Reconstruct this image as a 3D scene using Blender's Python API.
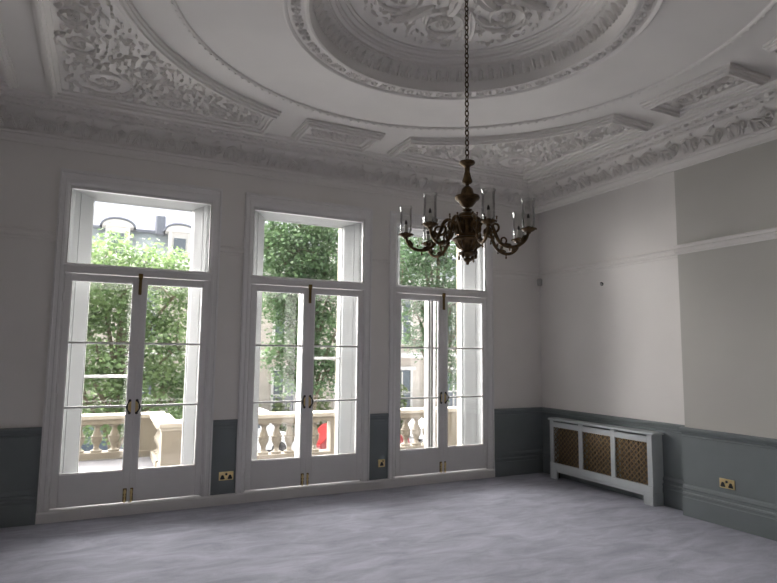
import bpy, bmesh, math, random
from mathutils import Vector, Matrix
for o in list(bpy.data.objects): bpy.data.objects.remove(o)
SC = bpy.context.scene
COL = SC.collection
PI = math.pi
rnd = random.Random(7)

# ------------------------------------------------------------------ camera
CAM_R = Vector((0.89640436, -0.44311986, 0.01019856))
CAM_U = Vector((-0.0557911, -0.08997596, 0.99438005))
CAM_F = Vector((0.43971192, 0.8919356, 0.10537699))
cd = bpy.data.cameras.new('camera'); cam = bpy.data.objects.new('camera', cd); COL.objects.link(cam)
mw = Matrix((CAM_R, CAM_U, -CAM_F)).transposed().to_4x4(); mw.translation = Vector((-5.418, -6.261, 1.55))
cam.matrix_world = mw
cd.sensor_width = 36; cd.lens = 584.18/777*36; cd.clip_start = 0.05; cd.clip_end = 300
SC.camera = cam

# ------------------------------------------------------------------ light
SC.view_settings.view_transform = 'Standard'; SC.view_settings.look = 'None'
SC.view_settings.gamma = 1; SC.view_settings.use_curve_mapping = False
SC.view_settings.exposure = 0.0
W = bpy.data.worlds.new('overcast_sky'); SC.world = W; W.use_nodes = True
bg = W.node_tree.nodes['Background']
bg.inputs[0].default_value = (0.90, 0.96, 1.0, 1); bg.inputs[1].default_value = 2.2
sd = bpy.data.lights.new('soft_sun', 'SUN'); sd.energy = 60.0; sd.angle = math.radians(110); sd.color = (1, .955, .93)
so = bpy.data.objects.new('soft_sun', sd); COL.objects.link(so); so.location = (0, 10, 20)
so.rotation_euler = Vector((0.20, -0.75, -0.68)).to_track_quat('-Z', 'Y').to_euler()
for i, xc in enumerate((-5.08, -3.32, -1.565)):        # added unseen lamp in each window, boosting the daylight indoors
    pd = bpy.data.lights.new('window_fill_lamp', 'AREA'); pd.shape = 'RECTANGLE'; pd.size = 1.22; pd.size_y = 2.62
    pd.energy = (33, 29, 29)[i]; pd.color = (1, .985, .955)
    po = bpy.data.objects.new('window_fill_lamp', pd); COL.objects.link(po); po.location = (xc, 0.065, 1.76)
    po.rotation_euler = (-PI/2, 0, (-.03, .0, .08)[i]); po.visible_camera = False

# ------------------------------------------------------------------ materials
def mat(name, col, rough=.6, metal=0, noise=0, nscale=6, bump=0, bscale=40, bdist=.01, spec=.5, trans=0, detail=3):
    m = bpy.data.materials.new(name); m.use_nodes = True
    nt = m.node_tree; b = nt.nodes['Principled BSDF']
    b.inputs['Base Color'].default_value = (*col, 1); b.inputs['Roughness'].default_value = rough
    b.inputs['Metallic'].default_value = metal; b.inputs['Specular IOR Level'].default_value = spec
    tc = nt.nodes.new('ShaderNodeTexCoord')
    if noise:
        n = nt.nodes.new('ShaderNodeTexNoise'); n.inputs['Scale'].default_value = nscale; n.inputs['Detail'].default_value = detail
        nt.links.new(tc.outputs['Object'], n.inputs['Vector'])
        r = nt.nodes.new('ShaderNodeMapRange'); r.inputs['From Min'].default_value = .3; r.inputs['From Max'].default_value = .7
        r.inputs['To Min'].default_value = 1-noise; r.inputs['To Max'].default_value = 1+noise
        nt.links.new(n.outputs['Fac'], r.inputs['Value'])
        mx = nt.nodes.new('ShaderNodeMix'); mx.data_type = 'RGBA'; mx.blend_type = 'MULTIPLY'; mx.inputs['Factor'].default_value = 1
        mx.inputs['A'].default_value = (*col, 1); nt.links.new(r.outputs['Result'], mx.inputs['B'])
        nt.links.new(mx.outputs['Result'], b.inputs['Base Color'])
    if bump:
        n = nt.nodes.new('ShaderNodeTexNoise'); n.inputs['Scale'].default_value = bscale; n.inputs['Detail'].default_value = 3
        nt.links.new(tc.outputs['Object'], n.inputs['Vector'])
        bp = nt.nodes.new('ShaderNodeBump'); bp.inputs['Strength'].default_value = bump; bp.inputs['Distance'].default_value = bdist
        nt.links.new(n.outputs['Fac'], bp.inputs['Height']); nt.links.new(bp.outputs['Normal'], b.inputs['Normal'])
    return m

def glass(name, tint=(1, 1, 1), refl=1.0, rough=0.0):
    m = bpy.data.materials.new(name); m.use_nodes = True; nt = m.node_tree
    for n in list(nt.nodes):
        if n.type != 'OUTPUT_MATERIAL': nt.nodes.remove(n)
    out = nt.nodes['Material Output']
    t = nt.nodes.new('ShaderNodeBsdfTransparent'); t.inputs[0].default_value = (*tint, 1)
    g = nt.nodes.new('ShaderNodeBsdfGlossy'); g.inputs['Roughness'].default_value = rough
    f = nt.nodes.new('ShaderNodeFresnel'); f.inputs[0].default_value = 1.45
    mm = nt.nodes.new('ShaderNodeMath'); mm.operation = 'MULTIPLY'; mm.inputs[1].default_value = refl
    mx = nt.nodes.new('ShaderNodeMixShader')
    nt.links.new(f.outputs[0], mm.inputs[0]); nt.links.new(mm.outputs[0], mx.inputs[0])
    nt.links.new(t.outputs[0], mx.inputs[1]); nt.links.new(g.outputs[0], mx.inputs[2]); nt.links.new(mx.outputs[0], out.inputs[0])
    return m

def leaf_mat(name, c1, c2, scale=1.5):
    m = bpy.data.materials.new(name); m.use_nodes = True; nt = m.node_tree
    b = nt.nodes['Principled BSDF']; b.inputs['Roughness'].default_value = .45; out = nt.nodes['Material Output']
    tc = nt.nodes.new('ShaderNodeTexCoord'); n = nt.nodes.new('ShaderNodeTexNoise'); n.inputs['Scale'].default_value = scale; n.inputs['Detail'].default_value = 6
    n.inputs['Roughness'].default_value = .8
    nt.links.new(tc.outputs['Object'], n.inputs['Vector'])
    cr = nt.nodes.new('ShaderNodeValToRGB'); cr.color_ramp.elements[0].position = .35; cr.color_ramp.elements[1].position = .65
    cr.color_ramp.elements[0].color = (*c1, 1); cr.color_ramp.elements[1].color = (*c2, 1)
    nt.links.new(n.outputs['Fac'], cr.inputs[0]); nt.links.new(cr.outputs[0], b.inputs['Base Color'])
    tr = nt.nodes.new('ShaderNodeBsdfTranslucent'); nt.links.new(cr.outputs[0], tr.inputs[0])
    mx = nt.nodes.new('ShaderNodeMixShader'); mx.inputs[0].default_value = .45
    nt.links.new(b.outputs[0], mx.inputs[1]); nt.links.new(tr.outputs[0], mx.inputs[2]); nt.links.new(mx.outputs[0], out.inputs[0])
    return m

M = {}
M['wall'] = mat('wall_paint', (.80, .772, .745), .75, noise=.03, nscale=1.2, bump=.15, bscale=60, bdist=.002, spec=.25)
M['breast'] = mat('chimney_breast_shaded_paint', (.56, .545, .51), .75, noise=.03, nscale=1.2, bump=.15, bscale=60, bdist=.002, spec=.25)  # darker copy of the wall paint, dimmer light painted into the colour
M['ceil'] = mat('ceiling_plaster', (.80, .772, .742), .85, noise=.03, nscale=2, bump=.2, bscale=50, bdist=.003, spec=.2)
M['orn'] = mat('ornament_plaster', (.80, .772, .742), .85, bump=.3, bscale=90, bdist=.003, spec=.2)
M['trim'] = mat('white_gloss_paint', (.80, .785, .78), .42, noise=.02, nscale=5, spec=.4)
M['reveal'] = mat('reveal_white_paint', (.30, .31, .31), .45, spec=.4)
M['dado'] = mat('blue_grey_paint', (.20, .225, .235), .5, noise=.05, nscale=3, spec=.4)
M['cover'] = mat('pale_blue_grey_paint', (.52, .555, .57), .48, noise=.03, nscale=6, spec=.4)
M['brass'] = mat('polished_brass', (.80, .64, .33), .28, 1, noise=.1, nscale=30)
M['brass_dark'] = mat('dark_brass', (.20, .13, .045), .35, .9)
M['old'] = mat('aged_gilt_bronze', (.105, .065, .03), .36, .8, noise=.45, nscale=35, bump=.5, bscale=90, bdist=.004)
M['chain'] = mat('dark_bronze_chain', (.10, .07, .04), .4, .8, noise=.3, nscale=40)
M['grille'] = mat('antique_brass_lattice', (.24, .17, .09), .4, .7, noise=.2, nscale=30)
M['black'] = mat('black_plastic', (.012, .012, .013), .35)
M['dark'] = mat('dark_interior', (.02, .018, .015), .8)
M['rad'] = mat('radiator_enamel', (.10, .075, .05), .4)
M['candle'] = mat('ivory_candle_tube', (.62, .60, .54), .5, noise=.05, nscale=40)
M['bulb'] = mat('dark_lamp_socket', (.03, .025, .02), .4)
M['plastic'] = mat('grey_white_plastic', (.42, .42, .41), .4)
M['glass'] = glass('window_glass', (.98, .98, .98), .9)
M['shade'] = glass('clear_shade_glass', (.975, .975, .97), .55, .02)
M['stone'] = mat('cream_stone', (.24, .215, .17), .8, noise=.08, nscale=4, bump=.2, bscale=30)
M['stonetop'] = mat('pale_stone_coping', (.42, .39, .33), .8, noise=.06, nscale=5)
M['paver'] = mat('balcony_grey_asphalt', (.065, .065, .07), .8, noise=.35, nscale=3)
M['lead'] = mat('lead_flashing', (.18, .19, .22), .6)
M['facade'] = mat('facade_stone', (.52, .46, .40), .85, noise=.12, nscale=1.2)
M['facade2'] = mat('facade_pale_stone', (.66, .63, .60), .85, noise=.08, nscale=2)
M['slate'] = mat('slate_roof', (.50, .50, .57), .7, noise=.12, nscale=8)
M['slate2'] = mat('grey_slate', (.30, .33, .34), .7, noise=.12, nscale=8)
M['wglass'] = mat('dark_window_glass', (.10, .12, .14), .12, spec=.8)
M['asphalt'] = mat('street_paving', (.30, .30, .31), .9, noise=.2, nscale=1)
M['bark'] = mat('plane_bark', (.16, .13, .09), .9, noise=.4, nscale=8)
M['leaf1'] = leaf_mat('bright_green_leaves', (.07, .13, .055), (.26, .36, .15), 1.6)
M['leaf2'] = leaf_mat('mid_green_leaves', (.055, .11, .055), (.20, .30, .14), 1.8)
M['leaf3'] = leaf_mat('deep_green_leaves', (.05, .10, .05), (.16, .25, .12), 1.8)
M['shrub'] = leaf_mat('shrub_leaves', (.05, .10, .04), (.24, .28, .12), 2)
M['white_car'] = mat('white_car_paint', (.75, .76, .78), .3)
M['red_car'] = mat('red_car_paint', (.22, .012, .012), .3)
M['blue_car'] = mat('dark_blue_car_paint', (.04, .06, .09), .3)
M['rubber'] = mat('tyre_rubber', (.02, .02, .02), .8)

# carpet
def carpet():
    m = mat('grey_carpet', (.25, .247, .272), .95, spec=.1)
    nt = m.node_tree; b = nt.nodes['Principled BSDF']; tc = nt.nodes.new('ShaderNodeTexCoord')
    n1 = nt.nodes.new('ShaderNodeTexNoise'); n1.inputs['Scale'].default_value = 2.2; n1.inputs['Detail'].default_value = 8; n1.inputs['Roughness'].default_value = .7; n1.inputs['Distortion'].default_value = .6
    n2 = nt.nodes.new('ShaderNodeTexNoise'); n2.inputs['Scale'].default_value = 160; n2.inputs['Detail'].default_value = 4
    mp = nt.nodes.new('ShaderNodeMapping'); mp.inputs['Rotation'].default_value = (0, 0, .5); mp.inputs['Scale'].default_value = (1, 2.6, 1)
    nt.links.new(tc.outputs['Object'], mp.inputs[0]); nt.links.new(mp.outputs[0], n1.inputs['Vector']); nt.links.new(tc.outputs['Object'], n2.inputs['Vector'])
    cr = nt.nodes.new('ShaderNodeValToRGB'); cr.color_ramp.elements[0].position = .35; cr.color_ramp.elements[1].position = .68
    cr.color_ramp.elements[0].color = (.33, .337, .395, 1); cr.color_ramp.elements[1].color = (.50, .508, .585, 1)
    nt.links.new(n1.outputs['Fac'], cr.inputs[0])
    mx = nt.nodes.new('ShaderNodeMix'); mx.data_type = 'RGBA'; mx.blend_type = 'OVERLAY'; mx.inputs['Factor'].default_value = .5
    nt.links.new(cr.outputs[0], mx.inputs['A']); nt.links.new(n2.outputs['Fac'], mx.inputs['B']); nt.links.new(mx.outputs['Result'], b.inputs['Base Color'])
    bp = nt.nodes.new('ShaderNodeBump'); bp.inputs['Strength'].default_value = .6; bp.inputs['Distance'].default_value = .008
    nt.links.new(n2.outputs['Fac'], bp.inputs['Height']); nt.links.new(bp.outputs[0], b.inputs['Normal'])
    return m
M['carpet'] = carpet()

# ------------------------------------------------------------------ helpers
def obj(name, bm, m, parent=None, smooth=False, label=None, recalc=True):
    if recalc: bmesh.ops.recalc_face_normals(bm, faces=bm.faces)
    me = bpy.data.meshes.new(name); bm.to_mesh(me); bm.free()
    if smooth:
        for p in me.polygons: p.use_smooth = True
        me.set_sharp_from_angle(angle=math.radians(42))
    me.materials.append(m)
    o = bpy.data.objects.new(name, me); COL.objects.link(o)
    if parent: o.parent = parent
    if label: o['label'] = label
    return o
def tag(o, label, cat, group=None, kind=None):
    o['label'] = label; o['category'] = cat
    if group: o['group'] = group
    if kind: o['kind'] = kind
    return o
def thing(name, loc=(0, 0, 0), label=None, cat=None, group=None, kind=None, rz=0):
    o = bpy.data.objects.new(name, None); COL.objects.link(o); o.location = loc; o.rotation_euler = (0, 0, rz)
    o.empty_display_size = .1
    return tag(o, label, cat, group, kind)
def struct(name, bm, m, label, cat, **k):
    return tag(obj(name, bm, m, **k), label, cat, kind='structure')
def dup(root, loc=None, rz=None):
    r = root.copy(); COL.objects.link(r)
    if loc is not None: r.location = loc
    if rz is not None: r.rotation_euler = (0, 0, rz)
    for ch in list(root.children):
        c = ch.copy(); COL.objects.link(c); c.parent = r
        for g in list(ch.children):
            d = g.copy(); COL.objects.link(d); d.parent = c
    return r
def B(): return bmesh.new()
def box(bm, x0, x1, y0, y1, z0, z1, bev=0):
    r = bmesh.ops.create_cube(bm, size=1)
    for v in r['verts']:
        v.co = Vector(((x0+x1)/2+v.co.x*(x1-x0), (y0+y1)/2+v.co.y*(y1-y0), (z0+z1)/2+v.co.z*(z1-z0)))
    if bev:
        es = list({e for v in r['verts'] for e in v.link_edges})
        bmesh.ops.bevel(bm, geom=es, offset=bev, segments=1, affect='EDGES')
    return bm
def sweep(bm, prof, path, closed_path=False, closed_prof=False, cap=False):
    """prof: function(i)->list of Vector for each path station already placed"""
    rows = [[bm.verts.new(p) for p in prof(i)] for i in range(len(path))]
    n = len(rows); m = len(rows[0])
    for i in range(n if closed_path else n-1):
        a, b = rows[i], rows[(i+1) % n]
        for j in range(m if closed_prof else m-1):
            k = (j+1) % m
            bm.faces.new((a[j], a[k], b[k], b[j]))
    if cap and not closed_path:
        bm.faces.new(rows[0]); bm.faces.new(rows[-1][::-1])
    return rows
def lathe(bm, prof, c=(0, 0, 0), n=32, axis='z'):
    rows = []
    for i in range(n):
        a = 2*PI*i/n
        row = []
        for r, z in prof:
            r = max(r, 1e-5)
            if axis == 'z': p = Vector((r*math.cos(a), r*math.sin(a), z))
            elif axis == 'y': p = Vector((r*math.cos(a), z, r*math.sin(a)))
            else: p = Vector((z, r*math.cos(a), r*math.sin(a)))
            row.append(bm.verts.new(p+Vector(c)))
        rows.append(row)
    for i in range(n):
        a, b = rows[i], rows[(i+1) % n]
        for j in range(len(prof)-1): bm.faces.new((a[j], a[j+1], b[j+1], b[j]))
    bmesh.ops.remove_doubles(bm, verts=[v for r in rows for v in r], dist=3e-5)
    return bm
def tube(bm, pts, rad, n=8, cap=True):
    pts = [Vector(p) for p in pts]; N = len(pts)
    rads = rad if isinstance(rad, (list, tuple)) else [rad]*N
    up = Vector((0, 0, 1)); rows = []; prev = None
    for i, p in enumerate(pts):
        t = (pts[min(i+1, N-1)]-pts[max(i-1, 0)]).normalized()
        if prev is None:
            a = t.cross(up)
            if a.length < .05: a = t.cross(Vector((1, 0, 0)))
            a.normalize()
        else:
            a = (prev - t*prev.dot(t)).normalized()
        prev = a; b = t.cross(a)
        rows.append([bm.verts.new(p+(a*math.cos(2*PI*k/n)+b*math.sin(2*PI*k/n))*rads[i]) for k in range(n)])
    for i in range(N-1):
        for k in range(n):
            bm.faces.new((rows[i][k], rows[i][(k+1) % n], rows[i+1][(k+1) % n], rows[i+1][k]))
    if cap: bm.faces.new(rows[0][::-1]); bm.faces.new(rows[-1])
    return bm
def torus(bm, c, R, r, n=16, m=6, ax=(0, 0, 1), sx=1.0):
    q = Vector((0, 0, 1)).rotation_difference(Vector(ax)); rows = []
    for i in range(n):
        a = 2*PI*i/n; rows.append([bm.verts.new(Vector(c)+q @ Vector((math.cos(a)*(R+r*math.cos(b))*sx, math.sin(a)*(R+r*math.cos(b)), r*math.sin(b)))) for b in [2*PI*k/m for k in range(m)]])
    for i in range(n):
        for k in range(m):
            bm.faces.new((rows[i][k], rows[(i+1) % n][k], rows[(i+1) % n][(k+1) % m], rows[i][(k+1) % m]))
def run_profile(bm, prof, a, b, n, cap=True):
    """extrude a (out, z) profile from a to b (2D points); n = 2D outward normal"""
    rows = []
    for p in (a, b):
        rows.append([bm.verts.new((p[0]+n[0]*d, p[1]+n[1]*d, z)) for d, z in prof])
    for j in range(len(prof)-1): bm.faces.new((rows[0][j], rows[0][j+1], rows[1][j+1], rows[1][j]))
    if cap:
        bm.faces.new(rows[0]); bm.faces.new(rows[1][::-1])

# --- plaster leaf / scroll relief. M2 maps (u, v, h) to 3D
def leaf(bm, M2, u, v, ang, L, Wd, h, lob=.35, curl=0.0):
    rows = []
    ca, sa = math.cos(ang), math.sin(ang)
    for i in range(6):
        t = i/5; w = Wd*(math.sin(PI*min(1, t*.93+.07))**.7)*(1+lob*math.cos(4*PI*t+PI))*.8
        if i == 5: w = Wd*.04
        hh = h*(.45+.75*math.sin(PI*t))
        cy = curl*L*t*t
        row = []
        for s, k in ((-1, 0), (-.55, 1), (0, .55), (.55, 1), (1, 0)):
            x, y = t*L, s*w+cy
            row.append(bm.verts.new(M2(u+x*ca-y*sa, v+x*sa+y*ca, hh*k if i < 5 else 0)))
        rows.append(row)
    for i in range(5):
        for j in range(4): bm.faces.new((rows[i][j], rows[i][j+1], rows[i+1][j+1], rows[i+1][j]))
def ridge(bm, M2, pts, w, h):
    rows = []; N = len(pts)
    for i, (x, y) in enumerate(pts):
        x2, y2 = pts[min(i+1, N-1)]; x1, y1 = pts[max(i-1, 0)]
        dx, dy = x2-x1, y2-y1; l = math.hypot(dx, dy) or 1; nx, ny = -dy/l, dx/l
        ww = w*(1-.5*i/N)
        rows.append([bm.verts.new(M2(x+nx*ww*s, y+ny*ww*s, h*k)) for s, k in ((-1, 0), (-.7, .8), (0, 1), (.7, .8), (1, 0))])
    for i in range(N-1):
        for j in range(4): bm.faces.new((rows[i][j], rows[i][j+1], rows[i+1][j+1], rows[i+1][j]))
def rosette(bm, M2, u, v, R, h, n=6):
    for k in range(n): leaf(bm, M2, u, v, 2*PI*k/n, R, R*.42, h)
    cs = []
    for k in range(8):
        a = 2*PI*k/8; cs.append(bm.verts.new(M2(u+R*.28*math.cos(a), v+R*.28*math.sin(a), h*.6)))
    t = bm.verts.new(M2(u, v, h*1.7))
    for k in range(8): bm.faces.new((cs[k], cs[(k+1) % 8], t))
def scroll(bm, M2, u, v, R, a0, turns, sgn, w, h, leaves=True, r2=rnd):
    pts = []; N = int(26*turns)
    for i in range(N+1):
        t = i/N; a = a0+sgn*2*PI*turns*t; rr = R*(1-.80*t)
        pts.append((u+rr*math.cos(a), v+rr*math.sin(a)))
    ridge(bm, M2, pts, w, h)
    rosette(bm, M2, u, v, R*.30, h*.9, 5)
    if leaves:
        for i in range(1, N, 2):
            x, y = pts[i]; t = i/N; a = a0+sgn*2*PI*turns*t
            leaf(bm, M2, x, y, a+sgn*(.9+.3*r2.random()), R*(.34-.18*t)*(.8+.5*r2.random()), R*.10*(1-.4*t), h*.9, curl=sgn*.3)
            if i % 4 == 1: leaf(bm, M2, x, y, a+PI-sgn*.8, R*.16, R*.06, h*.7)
def inside(poly, x, y, marg=0):
    c = False; n = len(poly)
    for i in range(n):
        x1, y1 = poly[i]; x2, y2 = poly[(i+1) % n]
        if (y1 > y) != (y2 > y) and x < (x2-x1)*(y-y1)/(y2-y1)+x1: c = not c
        if marg:
            dx, dy = x2-x1, y2-y1; t = max(0, min(1, ((x-x1)*dx+(y-y1)*dy)/(dx*dx+dy*dy+1e-12)))
            if math.hypot(x-x1-t*dx, y-y1-t*dy) < marg: return False
    return c
def fill(bm, M2, poly, centres, count, L, h, seed=1, marg=.05, spacing=.055):
    r2 = random.Random(seed); xs = [p[0] for p in poly]; ys = [p[1] for p in poly]; done = []; tries = 0
    while len(done) < count and tries < count*40:
        tries += 1
        x = r2.uniform(min(xs), max(xs)); y = r2.uniform(min(ys), max(ys))
        if not inside(poly, x, y, marg): continue
        if any(math.hypot(x-a, y-b) < spacing for a, b in done): continue
        c = min(centres, key=lambda c: math.hypot(x-c[0], y-c[1])-c[2])
        if math.hypot(x-c[0], y-c[1]) < c[2]*.92: continue
        done.append((x, y)); a = math.atan2(y-c[1], x-c[0])+PI/2+r2.uniform(-.7, .7)
        l = L*r2.uniform(.6, 1.25)
        leaf(bm, M2, x-l/2*math.cos(a), y-l/2*math.sin(a), a, l, l*.24, h*r2.uniform(.7, 1.2), curl=r2.uniform(-.3, .3))

# ================================================================== ROOM
ZC = 3.85; CX, CY = -3.27, -3.09
XL, YB = -7.7, -11.0
WX = (-5.08, -3.32, -1.565)
HO = .655                                       # half opening

struct('floor', box(B(), XL, .1, YB, .0, -.1, 0), M['carpet'], 'grey lavender wall-to-wall carpet across the whole room', 'carpet')
# window wall
bm = B()
xs = [XL-.3] + [v for c in WX for v in (c-.66, c+.66)] + [.2]
for i in range(0, len(xs), 2): box(bm, xs[i], xs[i+1], .0, .36, -.1, ZC+.4)
for c in WX: box(bm, c-.66, c+.66, 0, .36, 3.13, ZC+.4)
struct('wall_window', bm, M['wall'], 'off-white window wall with three tall openings', 'wall')
struct('wall_right', box(B(), 0, .3, YB, 0, -.1, ZC+.4), M['wall'], 'off-white right wall behind the radiator cover', 'wall')
struct('wall_chimney', box(B(), -.14, 0, YB, -2.26, 0, ZC), M['breast'], 'off-white chimney breast with its dimmer light put into the colour', 'wall')
struct('wall_left', box(B(), XL-.3, XL, YB, 0, -.1, ZC+.4), M['wall'], 'off-white wall left of the room', 'wall')
struct('wall_back', box(B(), XL-.3, .3, YB-.3, YB, -.1, ZC+.4), M['wall'], 'off-white wall behind the viewer', 'wall')
# outer stone leaf of the wall
bm = B()
xs = [XL-1.5] + [v for c in WX for v in (c-.465, c+.525)] + [1.2]
for i in range(0, len(xs), 2): box(bm, xs[i], xs[i+1], .40, .50, -.3, 6)
for c in WX: box(bm, c-.47, c+.53, .40, .50, 3.14, 6)
box(bm, XL-1.5, 1.2, .36, .50, -.3, -.06)
struct('wall_outer', bm, M['stone'], 'cream stone outer face of the window wall', 'wall')

# ceiling with round opening
bm = B(); RH = 1.08
x0, x1, y0, y1 = XL-.05, .05, YB-.05, .05
angs = sorted([2*PI*i/96 for i in range(96)] + [math.atan2(yy-CY, xx-CX) % (2*PI) for xx in (x0, x1) for yy in (y0, y1)])
ri, ro = [], []
for a in angs:
    c, s = math.cos(a), math.sin(a); t = min(((x1 if c > 0 else x0)-CX)/c if abs(c) > 1e-9 else 1e9, ((y1 if s > 0 else y0)-CY)/s if abs(s) > 1e-9 else 1e9)
    ri.append(bm.verts.new((CX+RH*c, CY+RH*s, ZC))); ro.append(bm.verts.new((CX+t*c, CY+t*s, ZC)))
for i in range(len(angs)):
    j = (i+1) % len(angs); bm.faces.new((ri[i], ri[j], ro[j], ro[i]))
ext = bmesh.ops.extrude_face_region(bm, geom=list(bm.faces))
for v in ext['geom']:
    if isinstance(v, bmesh.types.BMVert): v.co.z = ZC+.03
CE = struct('ceiling', bm, M['ceil'], 'white plaster ceiling with circular centrepiece and carved panels', 'ceiling')
box_lid = obj('ceiling_slab', box(B(), XL-.3, .3, YB-.3, .3, ZC+.4, ZC+.5), M['ceil'], CE)

def MC(cx, cy, z0, fl=-1):
    return lambda u, v, h: Vector((cx+u, cy+v, z0+fl*h))
# medallion
bm = B()
prof = [(1.262, 0), (1.258, -.022), (1.245, -.032), (1.228, -.026), (1.222, -.016), (1.115, -.016), (1.11, -.03), (1.095, -.036), (1.08, -.03), (1.075, .0), (1.068, .015),
        (1.06, .045), (1.045, .08), (1.02, .115), (.99, .14), (.975, .145), (.972, .13), (.955, .128), (.952, .15), (.925, .155), (.92, .17), (.905, .172), (.90, .19), (.87, .195), (.865, .208), (.845, .208), (.842, .222), (0, .222)]
lathe(bm, [(r, ZC+z) for r, z in prof], (CX, CY, 0), 128)
med = obj('medallion_moulding', bm, M['orn'], CE, smooth=True)
# relief on the outer band, cove and centre
bm = B()
for k in range(84):
    a = 2*PI*k/84; r = 1.168
    m2 = (lambda a: lambda u, v, h: Vector((CX+(r+v)*math.cos(a+u/r), CY+(r+v)*math.sin(a+u/r), ZC-.014-h)))(a)
    if k % 2: rosette(bm, m2, 0, 0, .036, .016, 5)
    else:
        leaf(bm, m2, -.04, -.03, .6, .09, .022, .018, curl=.2); leaf(bm, m2, -.04, .03, -.6, .09, .022, .018, curl=-.2)
for k in range(72):
    a = 2*PI*k/72
    def m3(u, v, h, a=a):
        t = max(0, min(1, v/.14)); r = 1.06-.075*t*t-.0*t; z = .04+.10*t
        r -= h*.8; z -= h*.6
        return Vector((CX+r*math.cos(a+u/1.03), CY+r*math.sin(a+u/1.03), ZC+z))
    leaf(bm, m3, 0, .005, PI/2, .125, .034, .022, lob=.45)
    leaf(bm, m3, .045, .0, PI/2, .07, .014, .014)
for k in range(150):
    a = 2*PI*k/150
    lathe_c = (CX+.963*math.cos(a), CY+.963*math.sin(a), ZC+.128)
    leaf(bm, (lambda a: lambda u, v, h: Vector((CX+(.963+v)*math.cos(a+u), CY+(.963+v)*math.sin(a+u), ZC+.13-h)))(a), 0, 0, 0, .03, .010, .010)
obj('medallion_leaf_band', bm, M['orn'], med, smooth=True)
bm = B(); mc = MC(CX, CY, ZC+.222)
cs = []
for k in range(6):
    a = 2*PI*k/6+.35; u, v = .47*math.cos(a), .47*math.sin(a)
    scroll(bm, mc, u, v, .20, a+PI*.6, 1.6, 1 if k % 2 else -1, .010, .028); cs.append((u, v, .2))
    leaf(bm, mc, .1*math.cos(a), .1*math.sin(a), a, .26, .06, .04)
    leaf(bm, mc, .30*math.cos(a+.52), .30*math.sin(a+.52), a+.52, .40, .05, .035, curl=.2)
    leaf(bm, mc, .34*math.cos(a+.5), .34*math.sin(a+.5), a+.1, .22, .04, .03, curl=-.3)
rosette(bm, mc, 0, 0, .16, .05, 8)
disc = [(.80*math.cos(2*PI*i/40), .80*math.sin(2*PI*i/40)) for i in range(40)]
fill(bm, mc, disc, cs+[(0, 0, .16)], 260, .055, .020, 5, .03, .042)
obj('medallion_relief', bm, M['orn'], med, smooth=True)

# rope ring
bm = B(); RR = 1.975
torus(bm, (CX, CY, ZC), RR, .020, 160, 8)
for k in range(150):
    a = 2*PI*k/150
    m2 = (lambda a: lambda u, v, h: Vector((CX+(RR+v)*math.cos(a+u/RR), CY+(RR+v)*math.sin(a+u/RR), ZC-.008-h)))(a)
    leaf(bm, m2, -.02, 0, .10, .045, .011, .014, lob=.1)
obj('rope_ring', bm, M['orn'], CE, smooth=True)

# panel frames
def frame(bm, poly, prof, z0):
    n = len(poly); A = sum(poly[i][0]*poly[(i+1) % n][1]-poly[(i+1) % n][0]*poly[i][1] for i in range(n)); s = 1 if A > 0 else -1
    offs = []
    for i in range(n):
        p0, p1, p2 = Vector(poly[i-1]), Vector(poly[i]), Vector(poly[(i+1) % n])
        d1 = (p1-p0).normalized(); d2 = (p2-p1).normalized()
        n1 = Vector((-d1.y, d1.x))*s; n2 = Vector((-d2.y, d2.x))*s
        m = (n1+n2); m = m/max(.25, m.dot(n1)); offs.append(m)
    def pr(i): return [Vector((poly[i][0]+offs[i].x*d, poly[i][1]+offs[i].y*d, z0-h)) for d, h in prof]
    sweep(bm, pr, poly, closed_path=True)
    return [(poly[i][0]+offs[i].x*prof[-1][0], poly[i][1]+offs[i].y*prof[-1][0]) for i in range(n)]
FP = [(0, 0), (0, .022), (.012, .026), (.014, .046), (.034, .050), (.038, .070), (.060, .070), (.064, .050), (.080, .046), (.082, .026), (.10, .020), (.112, .016), (.116, .001)]
def span_poly(sx, sy):
    R = 2.25; e = .70; H = 2.68; v0 = math.sqrt(R*R-e*e)
    pts = [(e, v0), (e, H), (H, H), (H, e), (v0, e)]
    a1, a2 = math.atan2(e, v0), math.atan2(v0, e); N = 18
    pts += [(R*math.cos(a1+(a2-a1)*i/N), R*math.sin(a1+(a2-a1)*i/N)) for i in range(1, N)]
    return [(sx*x, sy*y) for x, y in pts]
for q, (sx, sy) in enumerate(((1, 1), (-1, 1), (1, -1), (-1, -1))):
    P = span_poly(sx, sy); bm = B()
    inner = frame(bm, [(CX+x, CY+y) for x, y in P], FP, ZC)
    fr = obj('spandrel_frame', bm, M['orn'], CE, smooth=True)
    bm = B(); m2 = MC(CX, CY, ZC); cs = []
    for (u, v, R, a0, sg) in ((2.22, 2.22, .27, .8, 1), (1.62, 2.40, .17, 2.5, -1), (2.40, 1.62, .17, -1, 1), (1.22, 2.44, .12, 2.8, 1), (2.44, 1.22, .12, -1.2, -1), (1.92, 1.92, .15, 3.9, -1), (.93, 2.48, .07, 3, -1), (2.48, .93, .07, -1.5, 1)):
        def mm(a, b, h, m2=m2): return m2(sx*a, sy*b, h)
        scroll(bm, mm, u, v, R, a0, 1.5, sg, .008, .022); cs.append((u*sx, v*sy, R))
    pin = [(x-CX, y-CY) for x, y in inner]
    fill(bm, m2, pin, cs, 330, .060, .024, 20+q, .04, .052)
    obj('spandrel_relief', bm, M['orn'], fr, smooth=True)
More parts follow.
